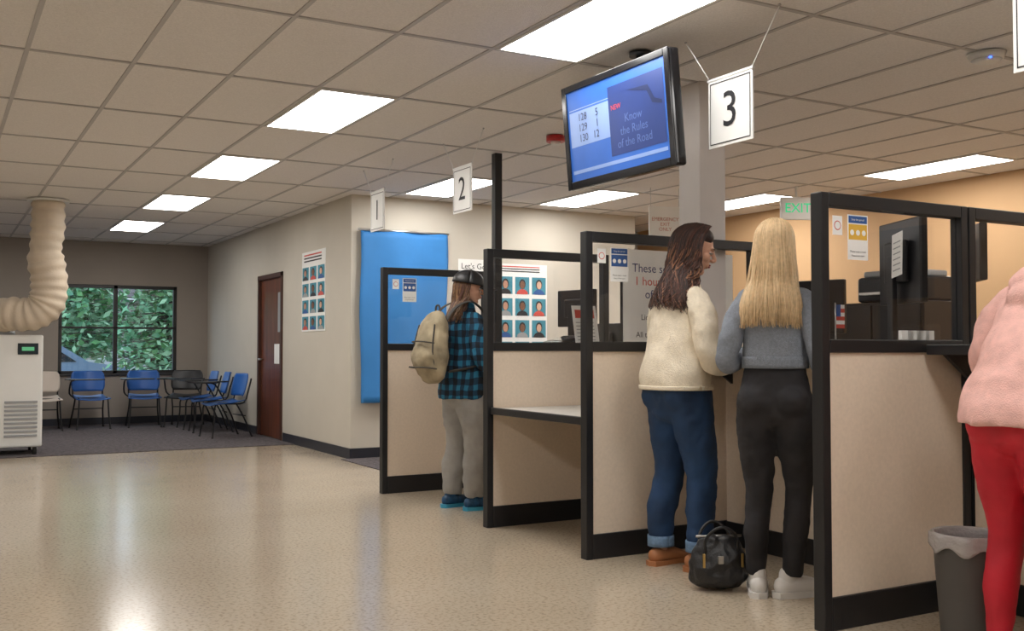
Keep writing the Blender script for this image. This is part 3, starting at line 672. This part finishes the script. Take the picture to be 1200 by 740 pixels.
def shoe(name,parent,pos,yaw,mat,sole,k=1,low=False):
    o=Ob(name)
    tube_bm(o.bm,[(0,-.07,.045),(0,-.03,.05),(0,.05,.045),(0,.12,.032),(0,.165,.026)],[(.034,.04),(.038,.045),(.042,.038),(.045,.028),(.034,.02)],seg=20)
    if not low: tube_bm(o.bm,[(0,-.035,.05),(0,-.035,.1)],[(.036,.045),(.034,.042)],side=(1,0,0),seg=20)
    for v in o.bm.verts: v.co.z=max(v.co.z,.018)
    o.mark(o.bm.faces,mat)
    out=[(.036,-.095),(.043,-.03),(.041,.04),(.05,.12),(.036,.18),(0,.195),(-.036,.18),(-.046,.12),(-.038,.04),(-.043,-.03),(-.036,-.095),(0,-.112)]
    o.prism([(x,y,0) for x,y in out],(0,0,.024),sole)
    if not low:
        for j in range(4): o.tube([(-.025,.02+.025*j,.083-.011*j),(0,.025+.025*j,.09-.012*j),(.025,.02+.025*j,.083-.011*j)],.003,sole,6,2)
    o.bm.transform(Matrix.Translation(pos)@rot('Z',yaw)@Matrix.Scale(k,4)); o.done(parent)
def legs(name,parent,mat,side_pts,rads,pelvis,butt,vox=.011,disp=.012,dsize=.07,smooth=4):
    bm=bmesh.new()
    for pts in side_pts: tube_bm(bm,pts,rads,seg=20,cap='start')
    tube_bm(bm,[p[0] for p in pelvis],[p[1] for p in pelvis],seg=28,cap='start')
    for c,r in butt: ell_bm(bm,c,r)
    return remesh(name,bm,vox,mat,parent,smooth,disp,dsize)
def topwear(name,parent,mat,torso,sleeves,extra=(),vox=.011,disp=.014,dsize=.09,smooth=4):
    bm=bmesh.new(); tube_bm(bm,[p[0] for p in torso],[p[1] for p in torso],seg=32,cap=False,level=True)
    for c,r in extra: ell_bm(bm,c,r)
    for pts,r in sleeves:      # shoulder yoke so the sleeve grows out of the torso
        p0=V(pts[0]); p1=V(pts[1]); tube_bm(bm,[p0,p0.lerp(p1,.55)],[r[0]*.97,r[1]*.92],seg=18,cap=True)
    ob=remesh(name,bm,vox,mat,parent,smooth,disp,dsize)
    for k,(pts,r) in enumerate(sleeves):
        bm=bmesh.new(); tube_bm(bm,pts,r,seg=20,cap='start',sub=5)
        remesh('sleeve_right' if k==0 else 'sleeve_left',bm,.009,mat,parent,2,disp*1.1,dsize*.7)
    return ob
def pocket(o,x,y,z,w,h,tilt,m):
    """stitched back pocket outline as thin tubes lying just off the seat of the trousers"""
    P=[(-w/2,0,h/2),(w/2,0,h/2),(w/2,0,-h*.3),(0,0,-h/2),(-w/2,0,-h*.3),(-w/2,0,h/2)]
    mt=Matrix.Translation((x,y,z))@rot('Z',tilt)
    o.tube([mt@V(p) for p in P],.0025,m,5,2)
def HM(x,y,z,yaw=0,pitch=0,roll=0,s=1): return Matrix.Translation((x,y,z))@rot('Z',yaw)@rot('X',pitch)@rot('Y',roll)@Matrix.Scale(s,4)

# --- brunette in cream fleece
e=empty('woman_in_cream_fleece',(3.43,4.27,0),math.radians(-90),1.03)
m_den=M('denim_blue',(.016,.05,.13),.8,bump=.2,bscale=500,var=.4,vscale=5,fold=.14,fscale=9); m_fleece=M('cream_fleece',(.82,.73,.58),.95,bump=.35,bscale=160,var=.06,vscale=60,fold=.12,fscale=7)
lg=[[(-.09,0,.88),(-.1,.015,.70),(-.1,.02,.48),(-.11,-.03,.28),(-.115,-.03,.13)],[(.09,0,.88),(.1,.02,.70),(.105,.06,.48),(.105,.05,.28),(.105,.04,.13)]]
legs('jeans',e,m_den,lg,[(.105,.12),(.096,.108),(.074,.084),(.068,.078),(.058,.064)],[((0,-.01,.84),(.175,.135)),((0,-.01,.93),(.185,.14)),((0,0,1.0),(.16,.11))],[((-.085,-.06,.88),(.09,.09,.10)),((.085,-.06,.88),(.09,.09,.10))],disp=.018)
o=Ob('jean_cuffs'); mdi=M('denim_inside',(.15,.25,.4),.8,var=.2,vscale=60)
for x,y in ((-.115,-.03),(.105,.04)): o.sheet(lambda u,v:(x+.066*math.cos(-u*6.2832),y+.071*math.sin(-u*6.2832),.095+.055*v),24,3,-.006,mdi)
o.done(e)
bm=bmesh.new(); 
for x,y in ((-.115,-.03),(.105,.04)): tube_bm(bm,[(x,y,.06),(x,y,.14)],[.034,.038])
remesh('ankles',bm,.006,m_skin,e,2)
m_tan=M('tan_leather',(.42,.17,.07),.5,var=.1)
shoe('shoe_right',e,(.11,.06,0),-12,m_tan,m_tan,1.0,True); shoe('shoe_left',e,(-.115,-.01,0),8,m_tan,m_tan,1.0,True)
tb=[((0,-.02,.91),(.20,.172)),((0,-.02,.99),(.20,.172)),((0,.0,1.12),(.178,.155)),((0,.015,1.26),(.165,.145)),((0,.015,1.36),(.145,.12)),((0,.02,1.44),(.105,.09)),((0,.03,1.49),(.07,.075)),((0,.045,1.535),(.066,.070))]
topwear('fleece_jacket',e,m_fleece,tb,
 [([(.115,.01,1.36),(.19,.0,1.275),(.232,-.01,1.12),(.235,.04,1.04),(.205,.18,1.06),(.155,.34,1.14)],[.070,.068,.062,.060,.054,.042]),([(-.115,.01,1.36),(-.19,.03,1.275),(-.22,.05,1.12),(-.21,.11,1.06),(-.18,.22,1.09),(-.13,.34,1.15)],[.07,.068,.062,.060,.054,.042])],
 [((.065,.11,1.26),(.08,.07,.085)),((-.065,.11,1.26),(.08,.07,.085))],disp=.022,dsize=.12)
o=Ob('hem_band'); o.sheet(lambda u,v:(.206*math.cos(-u*6.2832),-.02+.178*math.sin(-u*6.2832),.905+.022*v),48,3,-.006,m_fleece); o.done(e)
hand('hand_right',e,(.15,.365,1.15),(-.3,1,.0),(0,.1,-1),-1,18); hand('hand_left',e,(-.125,.365,1.165),(.25,1,-.0),(0,0,-1),1,18)
Hm=HM(.01,.10,1.62,-34,-20,0,1.03)
head(e,Hm,m_skin)
hb=[M('hair_brunette_dark',(.022,.010,.008),.5,var=.3,vscale=60),M('hair_brunette',(.05,.019,.013),.5,var=.3,vscale=60),M('hair_auburn',(.09,.033,.021),.5,var=.3,vscale=60)]
hc=M('hair_caramel',(.30,.14,.075),.5,var=.3,vscale=60)
hairdo(e,Hm,hb,1300,.34,.026,110,1.4,.0036,.02,3,curlf=13,hl=[hc,hc,hb[2]],body=tb,vol=1.10,lv=.66,front=.055)

# --- blonde in grey sweater
e=empty('woman_in_grey_sweater',(3.43,3.56,0),math.radians(-55),1.0)
m_bj=M('black_denim',(.016,.015,.018),.8,bump=.2,bscale=500,var=.5,vscale=6,fold=.18,fscale=10); m_gs=M('grey_blue_knit',(.23,.255,.30),.95,bump=.5,bscale=220,var=.12,vscale=90,fold=.12,fscale=7)
lg=[[(-.08,0,.90),(-.09,.01,.70),(-.08,.015,.48),(-.09,-.02,.28),(-.09,-.02,.10)],[(.08,0,.90),(.09,.02,.70),(.095,.05,.48),(.085,.0,.28),(.075,-.0,.10)]]
legs('jeans',e,m_bj,lg,[(.098,.115),(.088,.098),(.062,.070),(.057,.064),(.044,.048)],[((0,-.01,.88),(.165,.125)),((0,-.005,.97),(.160,.118)),((0,0,1.08),(.135,.10))],[((-.078,-.055,.905),(.088,.088,.09)),((.078,-.055,.905),(.088,.088,.09))],disp=.016)
m_wsh=M('white_sneaker',(.78,.76,.74),.5,var=.03)
shoe('sneaker_right',e,(.08,.03,0),-48,m_wsh,m_wsh,1.08); shoe('sneaker_left',e,(-.09,.01,0),14,m_wsh,m_wsh,1.08)
tb=[((0,0,1.08),(.148,.118)),((0,0,1.15),(.152,.122)),((0,.005,1.26),(.150,.122)),((0,-.005,1.36),(.145,.108)),((0,-.01,1.44),(.10,.078)),((0,-.01,1.485),(.065,.06))]
topwear('knit_sweater',e,m_gs,tb,
 [([(.115,0,1.375),(.170,-.03,1.28),(.205,-.06,1.15),(.215,-.03,1.08),(.20,.10,1.09),(.155,.27,1.15)],[.064,.061,.054,.052,.047,.038]),([(-.115,0,1.375),(-.170,-.03,1.28),(-.205,-.06,1.15),(-.215,-.03,1.08),(-.20,.10,1.09),(-.145,.27,1.15)],[.064,.061,.054,.052,.047,.038])],disp=.018,dsize=.1)
o=Ob('ribbed_hem'); o.sheet(lambda u,v:((.152+.002*math.sin(u*440))*math.cos(-u*6.2832),(.122+.002*math.sin(u*440))*math.sin(-u*6.2832),1.055+.055*v),160,3,-.006,m_gs); o.done(e)
hand('hand_right',e,(.150,.30,1.17),(-.2,1,.0),(0,0,-1),-1,18); hand('hand_left',e,(-.140,.30,1.17),(.2,1,.0),(0,0,-1),1,18)
Hm=HM(0,.03,1.625,-10,-8,0,1.0); head(e,Hm,M('skin_fair',(.68,.42,.32),.5,var=.05,vscale=20))
bl=[M('hair_blonde_dark',(.56,.39,.21),.5,var=.15,vscale=60),M('hair_blonde',(.68,.49,.28),.5,var=.12,vscale=60),M('hair_blonde_light',(.76,.57,.34),.5,var=.12,vscale=60)]
hairdo(e,Hm,[bl[0],bl[1],bl[1],bl[2]],1500,.40,.006,118,1.32,.0030,.03,5,curlf=5,body=tb,vol=1.04,lv=.86)

# --- person in plaid with backpack
e=empty('person_in_plaid_shirt',(3.33,6.6,0),math.radians(-85),.985)
m_sw=M('grey_sweatpants',(.36,.35,.33),.95,bump=.3,bscale=300,var=.1,vscale=12,fold=.15,fscale=9)
lg=[[(-.08,0,.86),(-.095,.01,.70),(-.1,.02,.48),(-.105,-.01,.28),(-.11,-.02,.09)],[(.08,0,.86),(.095,.02,.70),(.105,.05,.48),(.11,.03,.28),(.11,.03,.09)]]
legs('sweatpants',e,m_sw,lg,[(.098,.115),(.098,.108),(.082,.09),(.078,.085),(.062,.07)],[((0,-.01,.82),(.15,.125)),((0,-.01,.92),(.155,.12)),((0,0,1.0),(.14,.10))],[],disp=.03,dsize=.09)
m_bs=M('blue_running_shoe',(.01,.06,.14),.5,var=.5,vscale=30); m_bso=M('teal_sole',(.05,.35,.55),.5,var=.2)
shoe('shoe_right',e,(.12,.06,0),-8,m_bs,m_bso,1.08); shoe('shoe_left',e,(-.11,.0,0),6,m_bs,m_bso,1.08)
mp=plaid_mat()
tb=[((0,-.01,.80),(.192,.158)),((0,-.01,.92),(.19,.155)),((0,.01,1.1),(.165,.14)),((0,.01,1.26),(.16,.13)),((0,.01,1.36),(.145,.11)),((0,.01,1.44),(.10,.08)),((0,.02,1.50),(.065,.065))]
topwear('plaid_shirt',e,mp,tb,
 [([(.115,.02,1.365),(.18,.015,1.28),(.215,.01,1.12),(.22,.07,1.05),(.195,.20,1.06),(.165,.33,1.13)],[.072,.070,.063,.060,.054,.042]),([(-.115,.02,1.365),(-.18,.03,1.28),(-.21,.05,1.12),(-.205,.12,1.07),(-.18,.23,1.1),(-.14,.36,1.17)],[.072,.07,.063,.060,.054,.042])],disp=.022)
hand('hand_right',e,(.16,.35,1.15),(-.1,1,.35),(0,.2,-1),-1,15); hand('hand_left',e,(-.14,.39,1.185),(.1,1,.05),(0,0,-1),1,15)
Hm=HM(0,.06,1.605,-30,-10,0,.98); head(e,Hm,m_skin)
hw=[M('hair_brown',(.14,.07,.03),.5,var=.3,vscale=60),M('hair_golden_brown',(.24,.13,.06),.5,var=.3,vscale=60),hb[2]]
hairdo(e,Hm,hw,600,.28,.012,100,1.15,.0042,.015,9,topk=.85,body=tb,lv=.7)
o=Ob('baseball_cap'); 
o.sheet(lambda u,v:(.106*math.cos(-u*6.2832)*math.cos(v*1.5),(.126*math.sin(-u*6.2832))*math.cos(v*1.5)-.014,.030+.112*math.sin(v*1.5)),28,10,-.004,m_blk)
o.sheet(lambda u,v:((u-.5)*.165*(1-.25*v*v),.07+.115*v*(1-.55*(2*(u-.5))**2)+.02*(1-abs(2*u-1)),.045-.018*v-.03*(2*(u-.5))**2),14,6,.004,m_blk)
o.ell((0,-.012,.143),(.008,.008,.004),m_blk); o.bm.transform(Hm); o.done(e)
b=empty('backpack',(3.33,6.6,0),math.radians(-85),.985)
m_bp=M('beige_canvas',(.36,.30,.20),.9,bump=.3,bscale=200,var=.35,vscale=9,fold=.2,fscale=9); m_bpd=M('dark_webbing',(.06,.055,.05),.8,var=.2)
bm=bmesh.new(); tube_bm(bm,[(0,-.25,.97),(0,-.265,1.06),(0,-.255,1.22),(0,-.23,1.36),(0,-.21,1.40)],[(.14,.07),(.165,.105),(.16,.10),(.13,.07),(.09,.04)],seg=28)
ell_bm(bm,(0,-.345,1.1),(.12,.05,.1)); remesh('pack_body',bm,.01,m_bp,b,3,.02,.08)
o=Ob('straps_and_trim')
for s in (-1,1):
    path=[(s*.08,-.19,1.36),(s*.095,-.14,1.44),(s*.10,-.06,1.49),(s*.105,.02,1.50),(s*.115,.10,1.44),(s*.13,.155,1.33),(s*.14,.155,1.2),(s*.17,.10,1.09),(s*.175,-.02,1.03),(s*.15,-.2,1.0)]
    o.tube(path,[(.026,.006)]*10,m_bpd,10,4,side=(1,0,0))
    o.tube([(s*.13,-.3,1.0),(s*.135,-.33,1.15),(s*.11,-.3,1.33)],.006,m_bpd,6,4)
o.tube([(-.14,-.30,1.02),(-.12,-.375,1.03),(0,-.395,1.03),(.12,-.375,1.03),(.14,-.30,1.02)],.006,m_bpd,6,4)
o.tube([(-.13,-.31,1.2),(-.1,-.365,1.21),(0,-.38,1.215),(.1,-.365,1.21),(.13,-.31,1.2)],.005,m_bpd,6,4)
o.tube([(-.03,-.21,1.43),(-.02,-.21,1.47),(.02,-.21,1.47),(.03,-.21,1.43)],.007,m_bpd,6,4)
o.done(b)

# --- woman in pink hoodie, red leggings
e=empty('woman_in_pink_hoodie',(3.38,2.28,0),math.radians(-88),1.0)
m_rl=M('red_leggings',(.55,.012,.03),.6,bump=.15,bscale=300,var=.15,vscale=6,fold=.08,fscale=8); m_pk=M('pink_fleece',(.80,.47,.42),.95,bump=.4,bscale=200,var=.08,vscale=30,fold=.15,fscale=6)
lg=[[(-.08,-.02,.90),(-.09,.01,.70),(-.085,.03,.48),(-.09,-.01,.28),(-.09,-.02,.09)],[(.08,-.02,.90),(.09,.01,.70),(.085,.03,.48),(.09,-.02,.28),(.09,-.03,.09)]]
legs('leggings',e,m_rl,lg,[(.10,.12),(.092,.10),(.062,.068),(.056,.064),(.038,.04)],[((0,-.03,.88),(.165,.13)),((0,-.03,.95),(.165,.125)),((0,0,1.04),(.14,.10))],[((-.075,-.07,.88),(.085,.09,.09)),((.075,-.07,.88),(.085,.09,.09))],disp=.012)
shoe('shoe_right',e,(.09,.0,0),-8,m_wsh,m_wsh); shoe('shoe_left',e,(-.09,.0,0),8,m_wsh,m_wsh)
tb=[((0,-.04,.88),(.195,.19)),((0,-.03,.96),(.19,.18)),((0,.03,1.10),(.17,.155)),((0,.10,1.24),(.16,.14)),((0,.165,1.34),(.145,.115)),((0,.20,1.40),(.11,.09)),((0,.23,1.45),(.07,.07))]
topwear('hoodie',e,m_pk,tb,
 [([(.12,.16,1.32),(.19,.14,1.23),(.235,.10,1.10),(.24,.15,1.04),(.21,.30,1.08),(.16,.46,1.16)],[.072,.070,.064,.062,.055,.042]),([(-.12,.16,1.32),(-.19,.14,1.23),(-.225,.13,1.10),(-.22,.18,1.05),(-.19,.32,1.09),(-.14,.46,1.16)],[.072,.070,.064,.062,.055,.042])],
 [((0,.11,1.385),(.11,.075,.07)),((0,.06,1.33),(.085,.055,.06))],disp=.026,dsize=.12)
hand('hand_right',e,(.155,.48,1.175),(-.2,1,-.0),(0,0,-1),-1,18); hand('hand_left',e,(-.135,.48,1.175),(.2,1,-.0),(0,0,-1),1,18)
Hm=HM(0,.31,1.56,0,-22,0,1.0); head(e,Hm,m_skin); hairdo(e,Hm,hb,500,.30,.014,110,1.15,.005,.02,12,hl=[hc],body=tb,lv=.7)
print('built')
